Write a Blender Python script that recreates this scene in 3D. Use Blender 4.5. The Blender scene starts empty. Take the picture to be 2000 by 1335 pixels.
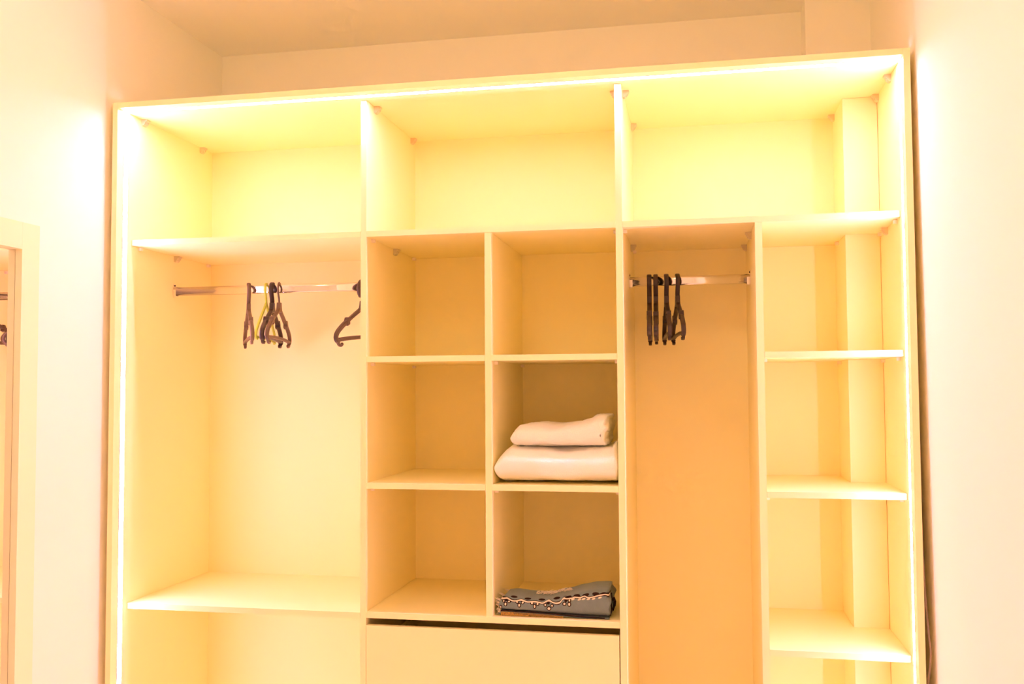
import bpy, bmesh, math, random
from mathutils import Vector, Matrix, noise
random.seed(7)
SC = bpy.context.scene
COL = SC.collection

# ---------------------------------------------------------------- camera
cam_data = bpy.data.cameras.new('camera')
cam_data.sensor_fit = 'HORIZONTAL'
cam_data.sensor_width = 36.0
cam_data.lens = 1860.4 / 2000 * 36.0
cam_data.clip_start = 0.05
cam = bpy.data.objects.new('camera', cam_data)
COL.objects.link(cam)
YAW, PITCH, ROLL = math.radians(10.985), math.radians(2.701), math.radians(-0.3445)
cam.location = (1.8594, -2.8792, 1.6409)
cam.rotation_euler = (Matrix.Rotation(YAW, 3, 'Z') @ Matrix.Rotation(math.pi / 2 + PITCH, 3, 'X')
                      @ Matrix.Rotation(ROLL, 3, 'Z')).to_euler()
SC.camera = cam

# ---------------------------------------------------------------- light, exposure
world = bpy.data.worlds.new('world')
SC.world = world
world.use_nodes = True
bg = world.node_tree.nodes['Background']
bg.inputs['Color'].default_value = (1.0, 0.8, 0.6, 1)
bg.inputs['Strength'].default_value = 0.0
LED_COLOR = (1.0, 0.49, 0.93)
LED_STRENGTH = 82.0
fill = bpy.data.lights.new('fill_light', 'POINT')  # added fill light above the view, no real fixture: brightens cubbies and ceiling
fill.energy = 10.0
fill.color = (1.0, 0.93, 0.62)
fill.shadow_soft_size = 0.18
fill_o = bpy.data.objects.new('fill_light', fill)
fill_o.location = (1.15, -1.25, 2.72)
COL.objects.link(fill_o)
SC.view_settings.view_transform = 'Standard'
SC.view_settings.look = 'None'
SC.view_settings.gamma = 1.0
SC.view_settings.use_curve_mapping = False
SC.view_settings.exposure = -0.03
cy = SC.cycles
cy.max_bounces = 18
cy.diffuse_bounces = 16
cy.glossy_bounces = 5
cy.transmission_bounces = 8
cy.sample_clamp_indirect = 20.0
cy.use_denoising = True
cy.use_adaptive_sampling = True
cy.adaptive_threshold = 0.12
cy.adaptive_min_samples = 20

# ---------------------------------------------------------------- materials
def mat(name, color, rough=0.5, spec=0.5, metal=0.0, bump=0.0, bump_scale=200.0, var=0.0, var_scale=6.0, sheen=0.0,
        stretch=(1, 1, 1)):
    m = bpy.data.materials.new(name)
    m.use_nodes = True
    nt = m.node_tree
    b = nt.nodes['Principled BSDF']
    b.inputs['Base Color'].default_value = (*color, 1)
    b.inputs['Roughness'].default_value = rough
    b.inputs['Specular IOR Level'].default_value = spec
    b.inputs['Metallic'].default_value = metal
    if sheen:
        b.inputs['Sheen Weight'].default_value = sheen
    tc = nt.nodes.new('ShaderNodeTexCoord')
    mp = nt.nodes.new('ShaderNodeMapping')
    mp.inputs['Scale'].default_value = stretch
    nt.links.new(tc.outputs['Object'], mp.inputs['Vector'])
    if var:
        n = nt.nodes.new('ShaderNodeTexNoise')
        n.inputs['Scale'].default_value = var_scale
        n.inputs['Detail'].default_value = 4
        nt.links.new(mp.outputs['Vector'], n.inputs['Vector'])
        mx = nt.nodes.new('ShaderNodeMix')
        mx.data_type = 'RGBA'
        mx.inputs['A'].default_value = (*[c * (1 - var) for c in color], 1)
        mx.inputs['B'].default_value = (*[min(1, c * (1 + var)) for c in color], 1)
        nt.links.new(n.outputs['Fac'], mx.inputs['Factor'])
        nt.links.new(mx.outputs['Result'], b.inputs['Base Color'])
    if bump:
        n2 = nt.nodes.new('ShaderNodeTexNoise')
        n2.inputs['Scale'].default_value = bump_scale
        n2.inputs['Detail'].default_value = 3
        nt.links.new(mp.outputs['Vector'], n2.inputs['Vector'])
        bp = nt.nodes.new('ShaderNodeBump')
        bp.inputs['Strength'].default_value = bump
        bp.inputs['Distance'].default_value = 0.002
        nt.links.new(n2.outputs['Fac'], bp.inputs['Height'])
        nt.links.new(bp.outputs['Normal'], b.inputs['Normal'])
    return m

def emis(name, color, strength):
    m = bpy.data.materials.new(name)
    m.use_nodes = True
    nt = m.node_tree
    nt.nodes.remove(nt.nodes['Principled BSDF'])
    e = nt.nodes.new('ShaderNodeEmission')
    e.inputs['Color'].default_value = (*color, 1)
    e.inputs['Strength'].default_value = strength
    nt.links.new(e.outputs['Emission'], nt.nodes['Material Output'].inputs['Surface'])
    return m

M = {
    'board': mat('cream_melamine', (0.93, 0.865, 0.465), 0.45, 0.4, bump=0.04, bump_scale=350, var=0.015, var_scale=3, stretch=(1, 1, 0.2)),
    'wall': mat('wall_paint', (0.91, 0.895, 0.77), 0.75, 0.3, bump=0.08, bump_scale=160, var=0.01, var_scale=2),
    'ceiling': mat('ceiling_paint', (0.94, 0.93, 0.87), 0.85, 0.2, bump=0.05, bump_scale=160),
    'floor': mat('floor_laminate', (0.88, 0.86, 0.76), 0.5, 0.4, bump=0.05, bump_scale=40, var=0.1, var_scale=4, stretch=(8, 1, 1)),
    'led': emis('led_diffuser', LED_COLOR, LED_STRENGTH),
    'alu': mat('white_aluminium', (0.85, 0.82, 0.76), 0.4, 0.5),
    'chrome': mat('chrome', (0.86, 0.82, 0.78), 0.13, 0.5, metal=1.0),
    'plastic': mat('clear_plastic', (0.66, 0.59, 0.36), 0.3, 0.5),
    'pin': mat('white_plastic', (0.88, 0.80, 0.66), 0.4, 0.5),
    'screw': mat('dark_screw', (0.12, 0.09, 0.07), 0.4, 0.5, metal=0.6),
    'mirror': mat('mirror_silver', (0.93, 0.92, 0.90), 0.0, 0.5, metal=1.0),
    'mframe': mat('mirror_frame_paint', (0.90, 0.87, 0.58), 0.5, 0.4, bump=0.03, bump_scale=200),
    'brown': mat('brown_plastic', (0.085, 0.050, 0.030), 0.40, 0.5, bump=0.03, bump_scale=150),
    'brown2': mat('taupe_plastic', (0.15, 0.095, 0.055), 0.45, 0.5, bump=0.03, bump_scale=150),
    'dark': mat('black_plastic', (0.045, 0.026, 0.017), 0.38, 0.5),
    'green': mat('lime_plastic', (0.50, 0.60, 0.06), 0.4, 0.5),
    'towel': mat('white_terry', (0.94, 0.93, 0.86), 0.95, 0.1, bump=0.9, bump_scale=420, sheen=0.3),
    'shawl': mat('grey_blue_wool', (0.21, 0.265, 0.255), 0.92, 0.15, bump=0.5, bump_scale=500, var=0.12, var_scale=60, sheen=0.2),
    'thread_dark': mat('dark_thread', (0.035, 0.016, 0.012), 0.9, 0.1, bump=0.4, bump_scale=800),
    'thread_cream': mat('cream_thread', (0.86, 0.76, 0.60), 0.9, 0.1, bump=0.4, bump_scale=800),
    'thread_gold': mat('gold_thread', (0.62, 0.36, 0.08), 0.7, 0.3, bump=0.6, bump_scale=600, var=0.3, var_scale=150),
    'cable': mat('grey_cable', (0.35, 0.27, 0.20), 0.5, 0.4),
}

# ---------------------------------------------------------------- helpers
def link(name, bm, m, parent=None, smooth=False, bevel=0.0):
    if bevel:
        bmesh.ops.bevel(bm, geom=[e for e in bm.edges if len(e.link_faces) == 2 and e.calc_face_angle(0) > 0.5],
                        offset=bevel, segments=1, affect='EDGES', clamp_overlap=True)
    bmesh.ops.recalc_face_normals(bm, faces=bm.faces)
    me = bpy.data.meshes.new(name)
    bm.to_mesh(me)
    bm.free()
    me.materials.append(m)
    if smooth:
        for p in me.polygons:
            p.use_smooth = True
    o = bpy.data.objects.new(name, me)
    COL.objects.link(o)
    if parent:
        o.parent = parent
    return o

def box(bm, x0, x1, y0, y1, z0, z1):
    v = [bm.verts.new(c) for c in ((x0, y0, z0), (x1, y0, z0), (x1, y1, z0), (x0, y1, z0),
                                   (x0, y0, z1), (x1, y0, z1), (x1, y1, z1), (x0, y1, z1))]
    for f in ((0, 3, 2, 1), (4, 5, 6, 7), (0, 1, 5, 4), (1, 2, 6, 5), (2, 3, 7, 6), (3, 0, 4, 7)):
        bm.faces.new([v[i] for i in f])
    return bm

def board(name, parent, x0, x1, y0, y1, z0, z1, m='board', bevel=0.0007):
    return link(name, box(bmesh.new(), x0, x1, y0, y1, z0, z1), M[m], parent, bevel=bevel)

def prism(bm, poly, axis, a, b):
    """extrude a 2-D polygon along an axis: poly in the two other axes (cyclic order xyz)"""
    def pt(u, w, t):
        return {'x': (t, u, w), 'y': (u, t, w), 'z': (u, w, t)}[axis]
    A = [bm.verts.new(pt(u, w, a)) for u, w in poly]
    B = [bm.verts.new(pt(u, w, b)) for u, w in poly]
    n = len(poly)
    bm.faces.new(A)
    bm.faces.new(B[::-1])
    for i in range(n):
        j = (i + 1) % n
        bm.faces.new((A[i], A[j], B[j], B[i]))
    return bm

def cyl(bm, p0, p1, r0, r1=None, n=12):
    r1 = r0 if r1 is None else r1
    p0, p1 = Vector(p0), Vector(p1)
    q = (p1 - p0).to_track_quat('Z', 'Y')
    A, B = [], []
    for i in range(n):
        a = 2 * math.pi * i / n
        A.append(bm.verts.new(p0 + q @ Vector((r0 * math.cos(a), r0 * math.sin(a), 0))))
        B.append(bm.verts.new(p1 + q @ Vector((r1 * math.cos(a), r1 * math.sin(a), 0))))
    bm.faces.new(A[::-1])
    bm.faces.new(B)
    for i in range(n):
        j = (i + 1) % n
        bm.faces.new((A[i], A[j], B[j], B[i]))
    return bm

def tube(bm, pts, r, n=6):
    pts = [Vector(p) for p in pts]
    rings = []
    for i, p in enumerate(pts):
        t = (pts[min(i + 1, len(pts) - 1)] - pts[max(i - 1, 0)]).normalized()
        ref = Vector((0, 0, 1)) if abs(t.z) < 0.9 else Vector((1, 0, 0))
        a = t.cross(ref).normalized()
        b = t.cross(a)
        rr = r[i] if isinstance(r, (list, tuple)) else r
        rings.append([bm.verts.new(p + a * rr * math.cos(2 * math.pi * k / n) + b * rr * math.sin(2 * math.pi * k / n))
                      for k in range(n)])
    for i in range(len(rings) - 1):
        for k in range(n):
            l = (k + 1) % n
            bm.faces.new((rings[i][k], rings[i][l], rings[i + 1][l], rings[i + 1][k]))
    bm.faces.new(rings[0][::-1])
    bm.faces.new(rings[-1])
    return bm

def smooth_path(pts, n=6):
    """Catmull-Rom through 2-D or 3-D points"""
    P = [Vector(p) for p in pts]
    P = [2 * P[0] - P[1]] + P + [2 * P[-1] - P[-2]]
    out = []
    for i in range(1, len(P) - 2):
        for k in range(n):
            t = k / n
            out.append(0.5 * ((2 * P[i]) + (P[i + 1] - P[i - 1]) * t + (2 * P[i - 1] - 5 * P[i] + 4 * P[i + 1] - P[i + 2]) * t * t
                              + (3 * P[i] - P[i - 1] - 3 * P[i + 1] + P[i + 2]) * t ** 3))
    out.append(P[-2])
    return out

def sweep(bm, pts, w, h):
    """rounded flat bar along a path (u, z) in the local XZ plane: w half width across the plane, h half height in it"""
    pts = [Vector((p[0], p[1])) for p in pts]
    prof = []
    for k in range(8):
        a = math.pi / 8 + k * math.pi / 4
        prof.append((math.copysign(abs(math.cos(a)) ** 0.6, math.cos(a)), math.copysign(abs(math.sin(a)) ** 0.6, math.sin(a))))
    rings = []
    for i, p in enumerate(pts):
        t = (pts[min(i + 1, len(pts) - 1)] - pts[max(i - 1, 0)]).normalized()
        nrm = Vector((-t.y, t.x))
        ww = w(i / (len(pts) - 1)) if callable(w) else w
        hh = h(i / (len(pts) - 1)) if callable(h) else h
        rings.append([bm.verts.new((p.x + nrm.x * hh * b, ww * a, p.y + nrm.y * hh * b)) for a, b in prof])
    for i in range(len(rings) - 1):
        for k in range(8):
            l = (k + 1) % 8
            bm.faces.new((rings[i][k], rings[i][l], rings[i + 1][l], rings[i + 1][k]))
    bm.faces.new(rings[0][::-1])
    bm.faces.new(rings[-1])
    return bm

def thing(name, label, cat, loc=(0, 0, 0), group=None):
    o = bpy.data.objects.new(name, None)
    o.empty_display_size = 0.05
    COL.objects.link(o)
    o.location = loc
    o['label'] = label
    o['category'] = cat
    if group:
        o['group'] = group
    return o

def struct(name, bm, m):
    o = link(name, bm, m)
    o['kind'] = 'structure'
    return o

# ---------------------------------------------------------------- measures (metres; wardrobe shelf fronts at y = 0)
T = 0.018
W, F, D = 2.4398, 0.0864, 0.538
X1a, X1b, X2a, X2b = 0.8099, 0.8287, 1.6230, 1.6430
X3a, X3b, X4a, X4b = 1.2150, 1.2350, 2.0330, 2.0535
ZT = 2.5653
Z1, Z2, Z3, Z4, ZS = 2.1405, 1.7403, 1.3412, 0.9394, 0.9370
R1, R2, R3 = 1.7397, 1.3325, 0.8790
PX, PY = 2.333, 0.3092          # boxed pillar inside the right bay: left face, front face
ZC, XL, YB = 3.006, -0.042, 0.690
REAR = -3.55

# ---------------------------------------------------------------- room shell
struct('floor', box(bmesh.new(), XL - 0.1, 2.62, REAR - 0.1, YB + 0.1, -0.1, 0), M['floor'])
struct('ceiling', box(bmesh.new(), XL - 0.1, 2.62, REAR - 0.1, YB + 0.1, ZC, ZC + 0.1), M['ceiling'])
struct('wall_left', box(bmesh.new(), XL - 0.1, XL, REAR - 0.1, YB + 0.1, 0, ZC), M['wall'])
struct('wall_right', prism(bmesh.new(), [(2.4925, 0), (2.62, 0), (2.62, ZC), (2.4690, ZC)], 'y', REAR - 0.1, YB + 0.1), M['wall'])
struct('wall_back', box(bmesh.new(), XL - 0.05, 2.55, YB, YB + 0.1, 0, ZC), M['wall'])
struct('wall_front', box(bmesh.new(), XL - 0.05, 2.55, REAR - 0.1, REAR, 0, ZC), M['wall'])
struct('wall_pillar', box(bmesh.new(), 2.2517, 2.495, 0.562, YB + 0.02, 0, ZC), M['wall'])

# ---------------------------------------------------------------- wardrobe carcass
wd = thing('wardrobe', 'open cream built-in wardrobe with glowing light strips around its frame, filling the wall', 'wardrobe', (W / 2, 0, 0))
def reparent(o, p):
    """parts are built in world measures and hung under the thing's base point"""
    o.parent = p
    o.matrix_parent_inverse = Matrix.Translation(-Vector(p.location))
    return o
def sub(o, part):
    """a sub-part under a part whose own frame already is the world's"""
    o.parent = part
    o.matrix_parent_inverse = Matrix.Identity(4)
    return o
def wb(name, *a, parent=None, **k):
    o = board(name, None, *a, **k)
    return reparent(o, parent or wd)
def wlink(name, bm, m, parent=None, **k):
    return reparent(link(name, bm, M[m], None, **k), parent or wd)

G0, G1, GD = -0.0525, -0.0255, 0.010      # groove for the light strip in the frame boards
# side panels: one board each from the front edge to the back, with the groove cut in
for s, xi, xo in ((0, 0.0, -T), (1, W, W + T)):
    xd = xi + (-GD if s == 0 else GD)
    wlink('side_panel', prism(bmesh.new(), [(xo, -F), (xi, -F), (xi, G0), (xd, G0), (xd, G1), (xi, G1), (xi, D + 0.008), (xo, D + 0.008)],
                              'z', 0, ZT + T), 'board')
top = wlink('top_panel', prism(bmesh.new(), [(-F, ZT), (G0, ZT), (G0, ZT + GD), (G1, ZT + GD), (G1, ZT), (D + 0.008, ZT), (D + 0.008, ZT + T), (-F, ZT + T)],
                               'x', 0.0004, W - 0.0004), 'board')
wb('bottom_panel', 0.0004, W - 0.0004, -F, D, 0.06, 0.06 + T)
wb('plinth', 0.0004, W - 0.0004, -0.03, -0.012, 0, 0.06)
wb('divider', X1a, X1b, 0, D, 0.0785, ZT - 0.0005)
wb('divider', X2a, X2b, 0, D, 0.0785, ZT - 0.0005)
wb('divider', X3a, X3b, 0.0005, D, Z4 + 0.0004, Z1 - T - 0.0005)
wb('divider', X4a, X4b, 0, D, 0.0785, Z1 - T - 0.0005)
wb('back_panel', 0, X1a + 0.008, D, D + 0.006, 0.0785, ZT)
wb('back_panel', X1a + 0.009, X2a + 0.008, D, D + 0.006, 0.0785, ZT)
wb('back_panel', X2a + 0.009, PX + 0.017, D, D + 0.006, 0.0785, ZT)
# boards that box in the pillar at the right end
wb('boxing_panel', PX, PX + T, PY + T + 0.0004, D - 0.0004, 0.0785, ZT - 0.0008)
wb('boxing_panel', PX, W - 0.0013, PY, PY + T, 0.0785, ZT - 0.0008)

def shelf(x0, x1, zt, y1=D):
    return wb('shelf', x0 + 0.0006, x1 - 0.0006, 0, y1 - 0.0006, zt - T, zt)
def shelf_notched(x0, x1, zt):
    g = 0.001
    poly = [(x0 + 0.0006, 0), (x1 - 0.0006, 0), (x1 - 0.0006, PY - g), (PX - g, PY - g), (PX - g, D - g), (x0 + 0.0006, D - g)]
    return wlink('shelf', prism(bmesh.new(), poly, 'z', zt - T, zt), 'board', bevel=0.0007)

sh_left_top = shelf(0, X1a, Z1)
sh_mid_top = shelf(X1b, X2a, Z1)
sh_right_top = shelf_notched(X2b, W, Z1)
sh_left_low = shelf(0, X1a, ZS)
sh_mid_low = shelf(X1b, X2a, Z4)
sh_b1 = shelf(X1b, X3a, Z2)
sh_b2 = shelf(X3b, X2a, Z2)
sh_c1 = shelf(X1b, X3a, Z3)
sh_c2 = shelf(X3b, X2a, Z3)
sh_r1 = shelf_notched(X4b, W, R1)
sh_r2 = shelf_notched(X4b, W, R2)
sh_r3 = shelf_notched(X4b, W, R3)

# ---- shelf pins (white plastic blocks under the shelf ends) and corner connectors, as sub-parts
pin_bm = box(bmesh.new(), 0, 0.011, -0.006, 0.006, -0.011, -0.0012)
cyl(pin_bm, (-0.004, 0, -0.006), (0.001, 0, -0.006), 0.0025, n=8)
bmesh.ops.recalc_face_normals(pin_bm, faces=pin_bm.faces)
pin_me = bpy.data.meshes.new('shelf_pin'); pin_bm.to_mesh(pin_me); pin_bm.free(); pin_me.materials.append(M['pin'])
def connector_mesh():
    bm = bmesh.new()
    # rounded housing screwed to the side, cap plate under the board above, screw boss
    prism(bm, [(0, -0.024), (0.007, -0.024), (0.013, -0.018), (0.016, -0.010), (0.022, -0.006), (0.022, -0.0008), (0, -0.0008)], 'y', -0.013, 0.013)
    cyl(bm, (0.006, 0, -0.014), (0.0155, 0, -0.0155), 0.007, 0.006, n=10)
    cyl(bm, (0.013, 0.008, -0.012), (0.018, 0.008, -0.013), 0.003, n=8)
    bmesh.ops.recalc_face_normals(bm, faces=bm.faces)
    bmesh.ops.scale(bm, vec=(0.88, 0.88, 0.88), verts=bm.verts)
    me = bpy.data.meshes.new('corner_connector'); bm.to_mesh(me); bm.free(); me.materials.append(M['plastic'])
    return me
conn_me = connector_mesh()
def fit(me, name, parent, x, y, z, sx):
    o = bpy.data.objects.new(name, me)
    COL.objects.link(o)
    o.location = (x, y, z)
    if sx < 0:
        o.rotation_euler = (0, 0, math.pi)
    return sub(o, parent)
for sh, x0, x1, zt, ys in ((sh_left_top, 0, X1a, Z1, (0.046, 0.506)), (sh_mid_top, X1b, X2a, Z1, (0.052, 0.505)),
                           (sh_left_low, 0, X1a, ZS, (0.046, 0.506)), (sh_b1, X1b, X3a, Z2, (0.05, 0.505)), (sh_b2, X3b, X2a, Z2, (0.05, 0.505)),
                           (sh_c1, X1b, X3a, Z3, (0.05, 0.505)), (sh_c2, X3b, X2a, Z3, (0.05, 0.505))):
    for y in ys:
        for x, s in ((x0, 1), (x1, -1)):
            fit(pin_me, 'shelf_pin', sh, x, y, zt - T, s)
for sh, zt in ((sh_right_top, Z1), (sh_r1, R1), (sh_r2, R2), (sh_r3, R3)):
    x0 = X2b if sh is sh_right_top else X4b
    fit(pin_me, 'shelf_pin', sh, x0, 0.05, zt - T, 1)
    fit(pin_me, 'shelf_pin', sh, x0, 0.505, zt - T, 1)
    fit(pin_me, 'shelf_pin', sh, W, 0.052, zt - T, -1)
    fit(pin_me, 'shelf_pin', sh, W, 0.288, zt - T, -1)
    fit(pin_me, 'shelf_pin', sh, PX, 0.46, zt - T, -1)
for x, y, s in ((0, 0.062, 1), (0, 0.452, 1), (X1b, 0.085, 1), (X1b, 0.49, 1), (X2b, 0.085, 1), (X2b, 0.47, 1),
                (W, 0.095, -1), (W, 0.292, -1), (PX, 0.50, -1), (X1a, 0.062, -1), (X1a, 0.452, -1), (X2a, 0.085, -1), (X2a, 0.49, -1)):
    fit(conn_me, 'corner_connector', top, x, y, ZT, s)
fit(conn_me, 'corner_connector', sh_left_top, 0, 0.277, Z1 - T, 1)
fit(conn_me, 'corner_connector', sh_left_top, X1a, 0.40, Z1 - T, -1)
fit(conn_me, 'corner_connector', sh_mid_top, X1b, 0.285, Z1 - T, 1)
fit(conn_me, 'corner_connector', sh_mid_top, X2a, 0.285, Z1 - T, -1)
fit(conn_me, 'corner_connector', sh_right_top, X2b, 0.375, Z1 - T, 1)
fit(conn_me, 'corner_connector', sh_right_top, X4a, 0.19, Z1 - T, -1)
fit(conn_me, 'corner_connector', sh_right_top, X4a, 0.46, Z1 - T, -1)
fit(conn_me, 'corner_connector', sh_right_top, W, 0.198, Z1 - T, -1)

# ---- light strips: aluminium channel in the groove with a milky diffuser
def strip(axis, xi, sgn, a, b):
    """channel section in (depth into board, y)"""
    e = 0.0003
    lip = 0.0012
    def pr(poly, name, m, parent):
        if axis == 'z':
            pl = [(xi - sgn * d, y) for d, y in poly]
            o = wlink(name, prism(bmesh.new(), pl, 'z', a, b), m, None)
        else:
            pl = [(y, ZT + d) for d, y in poly]
            o = wlink(name, prism(bmesh.new(), pl, 'x', a, b), m, None)
        if parent:
            sub(o, parent)
        return o
    ch = pr([(-lip, G0 + e), (-lip, G0 + 0.0022), (GD - 0.0025, G0 + 0.0022), (GD - 0.0025, G1 - 0.0022), (-lip, G1 - 0.0022), (-lip, G1 - e), (GD - e, G1 - e), (GD - e, G0 + e)],
            'light_channel', 'alu', None)
    df = pr([(-0.0006, G0 + 0.0028), (0.002, G0 + 0.0028), (0.002, G1 - 0.0028), (-0.0006, G1 - 0.0028)], 'light_diffuser', 'led', ch)
    df['label'] = 'glowing warm white diffuser'
    return ch
strip('z', 0.0, 1, 0.08, ZT - 0.012)
strip('z', W, -1, 0.08, ZT - 0.012)
strip('x', 0, 0, 0.002, W - 0.002)

# ---- drawers under the middle bay
def drawer(z0, z1):
    d = wb('drawer', X1b + 0.0012, X2a - 0.0030, 0.0, 0.018, z0, z1)
    bm = bmesh.new()
    box(bm, X1b + 0.014, X1b + 0.030, 0.0185, 0.48, z0 + 0.02, z1 - 0.075)
    box(bm, X2a - 0.030, X2a - 0.014, 0.0185, 0.48, z0 + 0.02, z1 - 0.075)
    box(bm, X1b + 0.030, X2a - 0.030, 0.464, 0.48, z0 + 0.02, z1 - 0.075)
    box(bm, X1b + 0.030, X2a - 0.030, 0.0185, 0.464, z0 + 0.03, z0 + 0.04)
    sub(wlink('drawer_box', bm, 'board', None), d)
drawer(0.500, 0.8985)
drawer(0.090, 0.4750)

# ---- hanging rails
def rail(x0, x1, yc, zc):
    prof = []
    for k in range(24):
        a = 2 * math.pi * k / 24
        c, s = math.cos(a), math.sin(a)
        prof.append((yc + 0.0075 * math.copysign(abs(c) ** 0.8, c), zc + 0.0155 * math.copysign(abs(s) ** 0.55, s)))
    r = wlink('hanging_rail', prism(bmesh.new(), prof, 'x', x0 + 0.0025, x1 - 0.0025), 'chrome', None, smooth=False)
    for p in r.data.polygons:
        p.use_smooth = len(p.vertices) == 4
    r['label'] = 'chrome oval hanging rail'
    for xs, s in ((x0, 1), (x1, -1)):
        bm = bmesh.new()
        # end plate and socket around the rail
        pl = []
        for k in range(16):
            a = math.pi + math.pi * k / 15
            pl.append((yc + 0.011 * math.cos(a), zc - 0.008 + 0.013 * math.sin(a)))
        pl += [(yc + 0.011, zc + 0.018), (yc + 0.006, zc + 0.028), (yc - 0.006, zc + 0.028), (yc - 0.011, zc + 0.018)]
        prism(bm, pl, 'x', xs + s * 0.0003, xs + s * 0.0022)
        prism(bm, [(yc - 0.0105, zc - 0.019), (yc + 0.0105, zc - 0.019), (yc + 0.0105, zc - 0.0162), (yc - 0.0105, zc - 0.0162)], 'x', xs + s * 0.0022, xs + s * 0.012)
        for t in (-1, 1):
            prism(bm, [(yc + t * 0.0082, zc - 0.0162), (yc + t * 0.0105, zc - 0.0162), (yc + t * 0.0105, zc + 0.006), (yc + t * 0.0082, zc + 0.006)],
                  'x', xs + s * 0.0022, xs + s * 0.012)
        b = wlink('rail_bracket', bm, 'chrome', None)
        sub(b, r)
        bm = cyl(bmesh.new(), (xs + s * 0.0022, yc, zc + 0.0215), (xs + s * 0.0045, yc, zc + 0.0215), 0.0032, n=10)
        q = wlink('screw', bm, 'screw', None)
        sub(q, r)
    return r
RY = 0.270
rail(0, X1a, RY, 1.9935)
rail(X2b, X4a, RY, 1.9845)

# ---------------------------------------------------------------- hangers
def hanger(label, x, zr, psi, m, w=0.0068, h=0.0046, hook_w=None, roll=0.0, drop=1.0, strap=True, group=None, ring=0.0205):
    t = thing('clothes_hanger', label, 'hanger', (x, RY, zr + 0.0008), group)
    t.rotation_euler = (0, math.radians(roll), math.radians(psi - 90))
    hw = hook_w or w
    # hook: from the neck up one side, over the rail and down the far side
    r = ring + h * 0.8
    pts = [(0.0, -0.072), (0.001, -0.060), (0.006, -0.050)]
    for k in range(13):
        a = math.radians(-52 + k * 20)
        pts.append((r * math.cos(a), -ring + r * math.sin(a)))
    hk = link('hook', sweep(bmesh.new(), pts, hw, h * 0.8), m, t, smooth=True)
    # shoulders
    bm = bmesh.new()
    if strap:
        prism(bm, [(-0.012, -0.066), (0.012, -0.066), (0.017, -0.082), (0.026, -0.100), (-0.026, -0.100), (-0.017, -0.082)], 'y', -w * 0.95, w * 0.95)
    for s in (-1, 1):
        q = [(0.012, -0.090), (0.035, -0.101), (0.065, -0.112), (0.105, -0.128), (0.135, -0.140), (0.170, -0.156), (0.198, -0.172), (0.209, -0.186), (0.205, -0.198), (0.192, -0.203)]
        if not strap:
            q = [(0.0, -0.068), (0.02, -0.078), (0.05, -0.094), (0.10, -0.120), (0.15, -0.148), (0.185, -0.170), (0.200, -0.186), (0.196, -0.198), (0.180, -0.202)]
        sweep(bm, [(s * p.x, p.y * drop) for p in smooth_path(q, 4)], w, (lambda f: h * (1.25 if f > 0.45 else 1.0)) if strap else h)
        if strap:   # raised notch on the shoulder
            prism(bm, [(s * 0.118, -0.122 * drop), (s * 0.128, -0.124 * drop), (s * 0.140, -0.142 * drop), (s * 0.134, -0.152 * drop), (s * 0.118, -0.146 * drop)],
                  'y', -w * 1.08, w * 1.08)
    link('shoulder', bm, m, t, smooth=False)
    bm = bmesh.new()
    sweep(bm, [(-0.195, -0.197 * drop), (-0.10, -0.193 * drop), (0.0, -0.192 * drop), (0.10, -0.193 * drop), (0.195, -0.197 * drop)], w * 0.85, h * 1.1)
    link('crossbar', bm, m, t)
    if strap:
        for s in (-1, 1):
            bm = bmesh.new()
            sweep(bm, [(s * p.x, p.y * drop) for p in smooth_path([(0.200, -0.203), (0.190, -0.213), (0.176, -0.216), (0.166, -0.211)], 4)], w * 0.7, h * 0.8)
            link('strap_hook', bm, m, t)
    return t
ZL, ZR = 2.009, 2.000
GL, GR = 'hangers on the long rail', 'hangers on the short rail'
hanger('brown plastic hanger hanging alone, left of the green hanger on the long rail', 0.2910, ZL, 30.0, M['brown2'], w=0.0070, h=0.0054, group=GL)
hanger('thin lime green plastic hanger on the long chrome rail', 0.3585, ZL, 16.0, M['green'], w=0.0044, h=0.0044, strap=False, group=GL)
hanger('dark brown plastic hanger right beside the green hanger', 0.3815, ZL, 16.0, M['dark'], w=0.0080, h=0.0050, group=GL)
hanger('taupe plastic hanger with a thin hook, last of the bunch around the green hanger', 0.4080, ZL, 14.0, M['brown2'], w=0.0068, h=0.0052, hook_w=0.0030, group=GL)
hanger('brown plastic hanger half hidden behind the divider at the end of the long rail', 0.7180, ZL, -6.0, M['brown'], w=0.0070, h=0.0064, roll=4.0, ring=0.026, group=GL)
hanger('dark hanger nearest the left bracket of the short rail', 1.7090, ZR, 2.4, M['dark'], w=0.0078, group=GR)
hanger('dark hanger second from the left bracket of the short rail', 1.7298, ZR, 2.2, M['dark'], w=0.0078, roll=1.0, group=GR)
hanger('dark hanger third from the left bracket of the short rail, twisted slightly open', 1.7643, ZR, 4.2, M['dark'], w=0.0076, group=GR)
hanger('dark hanger last in the short rail bunch, its triangle showing', 1.8000, ZR, 5.8, M['dark'], w=0.0074, group=GR)

# ---------------------------------------------------------------- soft goods
def lerp_tab(tab, x):
    if x <= tab[0][0]:
        return tab[0][1]
    for (a, va), (b, vb) in zip(tab, tab[1:]):
        if x <= b:
            f = (x - a) / (b - a)
            f = f * f * (3 - 2 * f)
            return va + (vb - va) * f
    return tab[-1][1]

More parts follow.
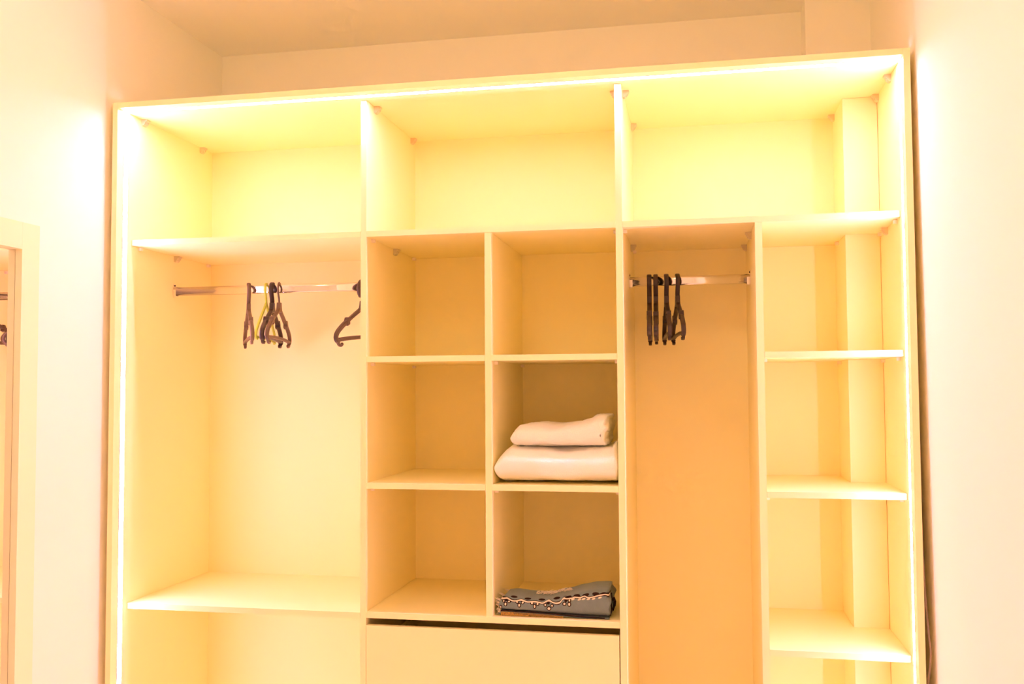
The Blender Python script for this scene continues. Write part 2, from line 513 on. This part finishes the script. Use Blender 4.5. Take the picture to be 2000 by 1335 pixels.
class Loaf:
    """a soft folded slab: closed sections in (y, z) swept along x, ends rounded over"""
    def __init__(s, x0, x1, yf, yb, zb, zt, n=3.0, r0=0.03, r1=0.03, yamt=0.25, b0=None, b1=None, mid=0.40):
        s.x0, s.x1, s.yf, s.yb, s.zb, s.zt, s.n, s.r0, s.r1, s.yamt = x0, x1, yf, yb, zb, zt, n, r0, r1, yamt
        s.b0, s.b1, s.mid = b0 or r0, b1 or r1, mid
    def dims(s, x):
        def k_(r0, r1, p=2.3):
            k = 1.0
            if x < s.x0 + r0:
                k = max(0.0, 1 - min(1.0, (s.x0 + r0 - x) / r0) ** p) ** (1 / p)
            if x > s.x1 - r1:
                k = min(k, max(0.0, 1 - min(1.0, (x - s.x1 + r1) / r1) ** p) ** (1 / p))
            return k
        kt, kb = k_(s.r0, s.r1), k_(s.b0, s.b1)
        g = lambda f: f(x) if callable(f) else (lerp_tab(f, x) if isinstance(f, list) else f)
        yf, yb, zb, zt = g(s.yf), g(s.yb), g(s.zb), g(s.zt)
        zm = zb + (zt - zb) * s.mid
        z1 = zm + (zt - zm) * max(kt, 0.03)
        z0 = zm - (zm - zb) * max(kb, 0.03)
        return (yf + yb) / 2, (yb - yf) / 2 * (1 - s.yamt * (1 - min(kt, kb))), (z0 + z1) / 2, (z1 - z0) / 2
    def front(s, x, z, off=0.0):
        yc, hy, zc, hz = s.dims(x)
        f = min(0.999, abs((z - zc) / hz))
        return yc - hy * (1 - f ** s.n) ** (1 / s.n) - off
    def top(s, x, y, off=0.0):
        yc, hy, zc, hz = s.dims(x)
        f = min(0.999, abs((y - yc) / hy))
        return zc + hz * (1 - f ** s.n) ** (1 / s.n) + off
    def mesh(s, nx=60, nt=48, amp=0.0, freq=20.0, seed=0.0, dz=None, fuzz=0.0):
        bm = bmesh.new()
        rings = []
        for i in range(nx + 1):
            u = i / nx
            # denser at the ends
            u = u - 0.125 * math.sin(2 * math.pi * u)
            x = s.x0 + (s.x1 - s.x0) * min(max(u, 0.0), 1.0)
            yc, hy, zc, hz = s.dims(x)
            ring = []
            for k in range(nt):
                a = 2 * math.pi * k / nt
                c, q = math.cos(a), math.sin(a)
                y = yc + hy * math.copysign(abs(c) ** (2 / s.n), c)
                z = zc + hz * math.copysign(abs(q) ** (2 / s.n), q)
                p = Vector((x, y, z))
                if amp:
                    d = noise.noise(Vector((x * freq + seed, y * freq, z * freq))) * amp
                    d += noise.noise(Vector((x * 190 + seed, y * 190, z * 190))) * fuzz
                    nv = Vector((0, c / max(hy, 0.01), q / max(hz, 0.01))).normalized()
                    p += nv * d
                if dz:
                    p = dz(p, a, u)
                ring.append(bm.verts.new(p))
            rings.append(ring)
        for i in range(nx):
            for k in range(nt):
                l = (k + 1) % nt
                bm.faces.new((rings[i][k], rings[i][l], rings[i + 1][l], rings[i + 1][k]))
        bm.faces.new(rings[0])
        bm.faces.new(rings[-1][::-1])
        return bm

# large folded towel
e = 0.0012
big = Loaf(1.2385, 1.6205, 0.007, 0.43, Z3 + e, [(1.24, 1.452), (1.29, 1.464), (1.45, 1.457), (1.56, 1.459), (1.60, 1.468), (1.62, 1.470)], n=2.7, r0=0.058, r1=0.014, yamt=0.06, b0=0.022, b1=0.010, mid=0.44)
def big_fold(p, a, u):
    # rounded fold on the left, two soft hollows on top where the small towel presses
    if p.z > 1.42:
        p.z -= 0.006 * math.exp(-((p.x - 1.44) / 0.10) ** 2)
    p.z = max(p.z, Z3 + e)
    p.x = min(max(p.x, 1.2365), 1.6215)
    p.y = max(p.y, 0.003)
    if 1.275 < p.x < 1.602 and 0.02 < p.y < 0.35:
        p.z = min(p.z, 1.4535)
    return p
o = link('bath_towel', big.mesh(110, 88, amp=0.005, freq=16, dz=big_fold, fuzz=0.0012), M['towel'], smooth=True)
o['label'] = 'large thick white folded towel lying on the cubby shelf'
o['category'] = 'towel'
o['group'] = 'folded white towels'
# small folded towel on top, lumpy raised corner at its right end
small = Loaf(1.284, 1.583, 0.035, 0.33, 1.4548,
             [(1.284, 1.508), (1.315, 1.523), (1.36, 1.527), (1.42, 1.522), (1.49, 1.531), (1.525, 1.538), (1.55, 1.552), (1.575, 1.553), (1.59, 1.545)],
             n=3.2, r0=0.036, r1=0.014, yamt=0.08, b0=0.016, b1=0.010, mid=0.50)
def small_fold(p, a, u):
    if u > 0.95:   # three folded layers show at the right end
        p.x += 0.0045 * math.sin((p.z - 1.452) * 135.0 + 2.5 * noise.noise(Vector((p.y * 14, p.z * 30, 2.0)))) + 0.003 * noise.noise(Vector((p.y * 40, p.z * 60, 9.0)))
        p.x += 0.012 * max(0.0, (p.z - 1.50) / 0.05)
    p.z = max(p.z, 1.4545)
    return p
o = link('hand_towel', small.mesh(110, 80, amp=0.005, freq=22, seed=4.0, dz=small_fold, fuzz=0.0014), M['towel'], smooth=True)
o['label'] = 'small white folded towel lying on top of the larger towel'
o['category'] = 'towel'
o['group'] = 'folded white towels'

# embroidered shawl on the lowest cubby shelf
sw = thing('folded_shawl', 'grey blue folded shawl with black and cream flower embroidery and fringed edge', 'shawl', (1.42, 0.1, Z4 + 0.001))
def sp(name, bm, m, smooth=False):
    return reparent(link(name, bm, M[m], None, smooth=smooth), sw)
ZB = [(1.245, 0.9555), (1.33, 0.9535), (1.39, 0.9510), (1.45, 0.9475), (1.52, 0.9440), (1.60, 0.9425)]
ZTOP = [(1.245, 0.9940), (1.28, 0.9985), (1.34, 0.9930), (1.39, 0.9915), (1.44, 1.0010), (1.50, 1.0120), (1.545, 1.0200), (1.58, 1.0210), (1.60, 1.0160)]
shawl = Loaf(1.2500, 1.5920, [(1.25, 0.020), (1.6, 0.026)], [(1.25, 0.185), (1.38, 0.190), (1.46, 0.21), (1.6, 0.225)], ZB, ZTOP, n=4.2, r0=0.012, r1=0.012, yamt=0.06)
def shawl_fold(p, a, u):
    # the top sags behind the front edge, except for the raised fold on the right
    yy = (p.y - 0.02) / 0.19
    if p.z > 0.975 and yy > 0.15:
        p.z -= 0.004 * math.sin(math.pi * min(1, yy)) * max(0.0, 1 - max(0, (p.x - 1.44) / 0.06))
        p.z += 0.008 * math.sin(math.pi * min(1, yy)) * max(0.0, min(1, (p.x - 1.46) / 0.05))
    if u > 0.97:
        p.x += 0.004 * math.sin((p.z - 0.94) * 160)
    return p
sp('shawl_cloth', shawl.mesh(70, 56, amp=0.0003, freq=40, dz=shawl_fold), 'shawl', True)
low = Loaf(1.2470, 1.588, 0.024, 0.20, Z4 + 0.0006, [(a, b - 0.0006) for a, b in ZB], n=3.0, r0=0.008, r1=0.008, yamt=0.05)
sp('lower_fold', low.mesh(50, 24), 'shawl', True)

def patch(bm, loaf, cx, cz, rx, rz, ang=0.0, off=0.0012, n=12):
    """a padded stitched oval on the front of the cloth"""
    c, s_ = math.cos(ang), math.sin(ang)
    ctr = None
    def pt(u, w, o):
        x = cx + u * c - w * s_
        z = cz + u * s_ + w * c
        z = min(z, lerp_tab(ZTOP, x) - 0.0015)
        return bm.verts.new((x, loaf.front(x, z, o), z))
    ctr = pt(0, 0, off * 1.5)
    r1 = [pt(rx * 0.75 * math.cos(2 * math.pi * k / n), rz * 0.75 * math.sin(2 * math.pi * k / n), off * 1.3) for k in range(n)]
    r2 = [pt(rx * math.cos(2 * math.pi * k / n), rz * math.sin(2 * math.pi * k / n), -0.0004) for k in range(n)]
    for k in range(n):
        l = (k + 1) % n
        bm.faces.new((ctr, r1[k], r1[l]))
        bm.faces.new((r1[k], r2[k], r2[l], r1[l]))
petals = [  # x, z, rx, rz, tilt
    (1.2715, .9762, .0034, .0052, -.2), (1.2824, .9842, .0034, .0030, .3), (1.2660, .9855, .0026, .0030, -.4),
    (1.3077, .9836, .0036, .0030, -.3), (1.3142, .9742, .0034, .0054, -.1), (1.3250, .9823, .0038, .0030, .4),
    (1.3537, .9812, .0036, .0034, -.5), (1.3618, .9720, .0034, .0056, 0), (1.3710, .9799, .0036, .0036, .5),
    (1.3948, .9776, .0032, .0040, 0), (1.4155, .9758, .0032, .0034, .2), (1.4059, .9670, .0052, .0050, 0),
    (1.4533, .9826, .0044, .0040, .3), (1.4680, .9816, .0036, .0054, 0), (1.4685, .9928, .0030, .0034, .2),
    (1.2565, .9660, .0022, .0050, 0)]
bm = bmesh.new()
for (x, z, rx, rz, t) in petals:
    patch(bm, shawl, x, z, rx + 0.0026, rz + 0.0026, t, off=0.0010)
for (x, z) in ((1.4035, .9834), (1.4576, .9925), (1.274, .9895)):
    patch(bm, shawl, x, z, 0.0055, 0.0050, 0, off=0.0008)
def patch_top(bm, loaf, cx, cy, rx, ry, off=0.0012, n=12):
    """a stitched oval lying on the upper side of the cloth"""
    def pt(u, w, o):
        return bm.verts.new((cx + u, cy + w, loaf.top(cx + u, cy + w, o)))
    ctr = pt(0, 0, off * 1.4)
    r1 = [pt(rx * 0.8 * math.cos(2 * math.pi * k / n), ry * 0.8 * math.sin(2 * math.pi * k / n), off * 1.2) for k in range(n)]
    r2 = [pt(rx * math.cos(2 * math.pi * k / n), ry * math.sin(2 * math.pi * k / n), -0.0004) for k in range(n)]
    for k in range(n):
        l = (k + 1) % n
        bm.faces.new((ctr, r1[k], r1[l]))
        bm.faces.new((r1[k], r2[k], r2[l], r1[l]))
def ribbon(bm, loaf, pts, hw, off):
    """stitched line following the front upper edge of the cloth"""
    path = smooth_path(pts, 6)
    rows = []
    for i, p in enumerate(path):
        hwid = hw(i / (len(path) - 1)) if callable(hw) else hw
        row = []
        for f in (-1, -0.5, 0.5, 1):
            x, z = p.x, p.y + f * hwid
            z = min(z, lerp_tab(ZTOP, x) - 0.0016)
            row.append(bm.verts.new((x, loaf.front(x, z, off if abs(f) < 1 else -0.0004), z)))
        rows.append(row)
    for i in range(len(rows) - 1):
        for k in range(3):
            bm.faces.new((rows[i][k], rows[i + 1][k], rows[i + 1][k + 1], rows[i][k + 1]))
scal = [(1.2560, .9930), (1.2674, .9945), (1.2771, .9951), (1.2915, .9897), (1.3035, .9890), (1.3179, .9914), (1.3287, .9894), (1.3394, .9869), (1.3598, .9878),
        (1.3752, .9866), (1.3871, .9851), (1.4038, .9915), (1.4180, .9880), (1.4286, .9860), (1.4404, .9895), (1.4488, .9985), (1.4616, .9995), (1.4757, 1.0015), (1.4840, 1.0045),
        (1.5005, 1.0040), (1.5134, 1.0085), (1.5240, 1.0055), (1.5392, 1.0075), (1.5532, 1.0110), (1.5766, 1.0155), (1.5880, 1.0120)]
wide = lambda f: 0.0042 + 0.0018 * math.exp(-((f - 0.55) / 0.05) ** 2)
scal = [(x, z - 0.0026) for x, z in scal]
ribbon(bm, shawl, scal, wide, 0.0010)
for x in (1.295, 1.338, 1.382, 1.428, 1.463, 1.489, 1.517, 1.547, 1.573):
    patch_top(bm, shawl, x, 0.038, 0.0115, 0.0075, off=0.0010)
sp('dark_embroidery', bm, 'thread_dark')
bm = bmesh.new()
for (x, z, rx, rz, t) in petals:
    patch(bm, shawl, x, z, rx, rz, t, off=0.0019)
ribbon(bm, shawl, scal, lambda f: wide(f) * 0.55, 0.0024)
for (x, z) in ((1.479, .9965), (1.4985, .9965), (1.5115, .9985), (1.5265, .9990), (1.5420, 1.0005), (1.5610, 1.0040)):
    patch(bm, shawl, x, z, 0.0062, 0.0026, 0.35, off=0.0019)
sp('cream_embroidery', bm, 'thread_cream')
bm = bmesh.new()   # dark hem line where the two folds meet, and down the right end
ribbon_pts = [(x, lerp_tab(ZB, x) + 0.001) for x in (1.256, 1.30, 1.35, 1.40, 1.46, 1.52, 1.575)]
tube(bm, [(x, 0.0215 + (x - 1.256) * 0.012, z) for x, z in ribbon_pts], 0.0019, 6)
tube(bm, [(1.5900, 0.040, 0.948), (1.5945, 0.046, 0.962), (1.5930, 0.050, 0.978), (1.5955, 0.056, 0.995), (1.592, 0.065, 1.012)], 0.0022, 6)
tube(bm, [(1.5935, 0.085, 0.955), (1.5985, 0.09, 0.968), (1.600, 0.095, 0.980), (1.595, 0.10, 0.990)], 0.0045, 8)
sp('dark_hem', bm, 'thread_dark')
bm = bmesh.new()   # woven gold band on the lower fold: row of small stitched cords
for i in range(46):
    x = 1.2580 + i * 0.0042
    zt = lerp_tab(ZB, x) - 0.0030
    if zt - 0.0022 < Z4 + 0.0020:
        zt = Z4 + 0.0042
    tube(bm, [(x - 0.0008, 0.0225, Z4 + 0.0018), (x, 0.0205, (zt + Z4 + 0.0018) / 2), (x + 0.0014, 0.0225, zt)], 0.0018, 5)
sp('gold_band', bm, 'thread_gold')
bm = bmesh.new()   # fringe at the left end and the tassels lying on top
for i in range(70):
    y = 0.022 + 0.17 * random.random() ** 1.4
    z = random.uniform(Z4 + 0.004, 0.990)
    L = random.uniform(0.006, 0.014)
    up = random.uniform(-0.004, 0.010)
    x = 1.2520
    xe = max(1.2372, x - L)
    tube(bm, [(x + 0.003, y, z), ((x + xe) / 2, y - 0.001, z + up * 0.7), (xe, y - random.uniform(-0.004, 0.006), z + up)], [0.0010, 0.0009, 0.0005], 4)
for i in range(60):
    f = random.random()
    x = 1.352 + 0.10 * f
    y = 0.105 + 0.03 * random.random() + 0.02 * f
    z = lerp_tab(ZTOP, x) - 0.0015 + random.uniform(0, 0.004)
    a = random.uniform(-0.6, 0.6)
    L = random.uniform(0.010, 0.022)
    tube(bm, [(x, y, z), (x + L * 0.5 * math.cos(a), y + L * 0.5 * math.sin(a), z + random.uniform(0.001, 0.004)), (x + L * math.cos(a), y + L * math.sin(a), z + 0.0005)],
         [0.0011, 0.0010, 0.0006], 4)
sp('fringe', bm, 'thread_cream')['kind'] = 'stuff'

# ---------------------------------------------------------------- framed mirror on the left wall
mi = thing('framed_mirror', 'tall framed mirror hanging on the left wall beside the wardrobe, reflecting hangers', 'mirror', (XL, -0.95, 0.30))
def mb(name, *a, m='mframe', bevel=0.0012):
    return reparent(board(name, None, *a, m=m, bevel=bevel), mi)
yr0, yr1 = -0.5025, -0.4300
yl0, yl1 = -1.480, -1.4075
zt0, zt1 = 2.0405, 2.1175
mb('mirror_glass', XL + 0.0008, XL + 0.0020, yl1 - 0.01, yr0 + 0.01, 0.37, zt0 + 0.01, m='mirror', bevel=0)
fx0, fx1 = XL + 0.0026, -0.018
mb('frame_rail', fx0, fx1, yr0, yr1, 0.30, zt1)
mb('frame_rail', fx0, fx1, yl0, yl1, 0.30, zt1)
mb('frame_rail', fx0, fx1, yl1 + 0.0004, yr0 - 0.0004, zt0, zt1)
mb('frame_rail', fx0, fx1, yl1 + 0.0004, yr0 - 0.0004, 0.30, 0.377)

# ---------------------------------------------------------------- cable in the gap by the right wall
pts = [(2.468, 0.03, 1.60), (2.4665, 0.005, 1.45), (2.468, -0.02, 1.30), (2.4665, -0.045, 1.15), (2.467, -0.060, 1.05), (2.470, -0.068, 0.97), (2.474, -0.072, 0.91), (2.470, -0.066, 0.85),
       (2.467, -0.05, 0.78), (2.467, -0.03, 0.60), (2.467, -0.02, 0.30), (2.468, -0.02, 0.004)]
o = link('power_cable', tube(bmesh.new(), smooth_path(pts, 5), 0.0032, 8), M['cable'], smooth=True)
o['label'] = 'thin cable hanging in the dark gap between wardrobe and right wall'
o['category'] = 'cable'
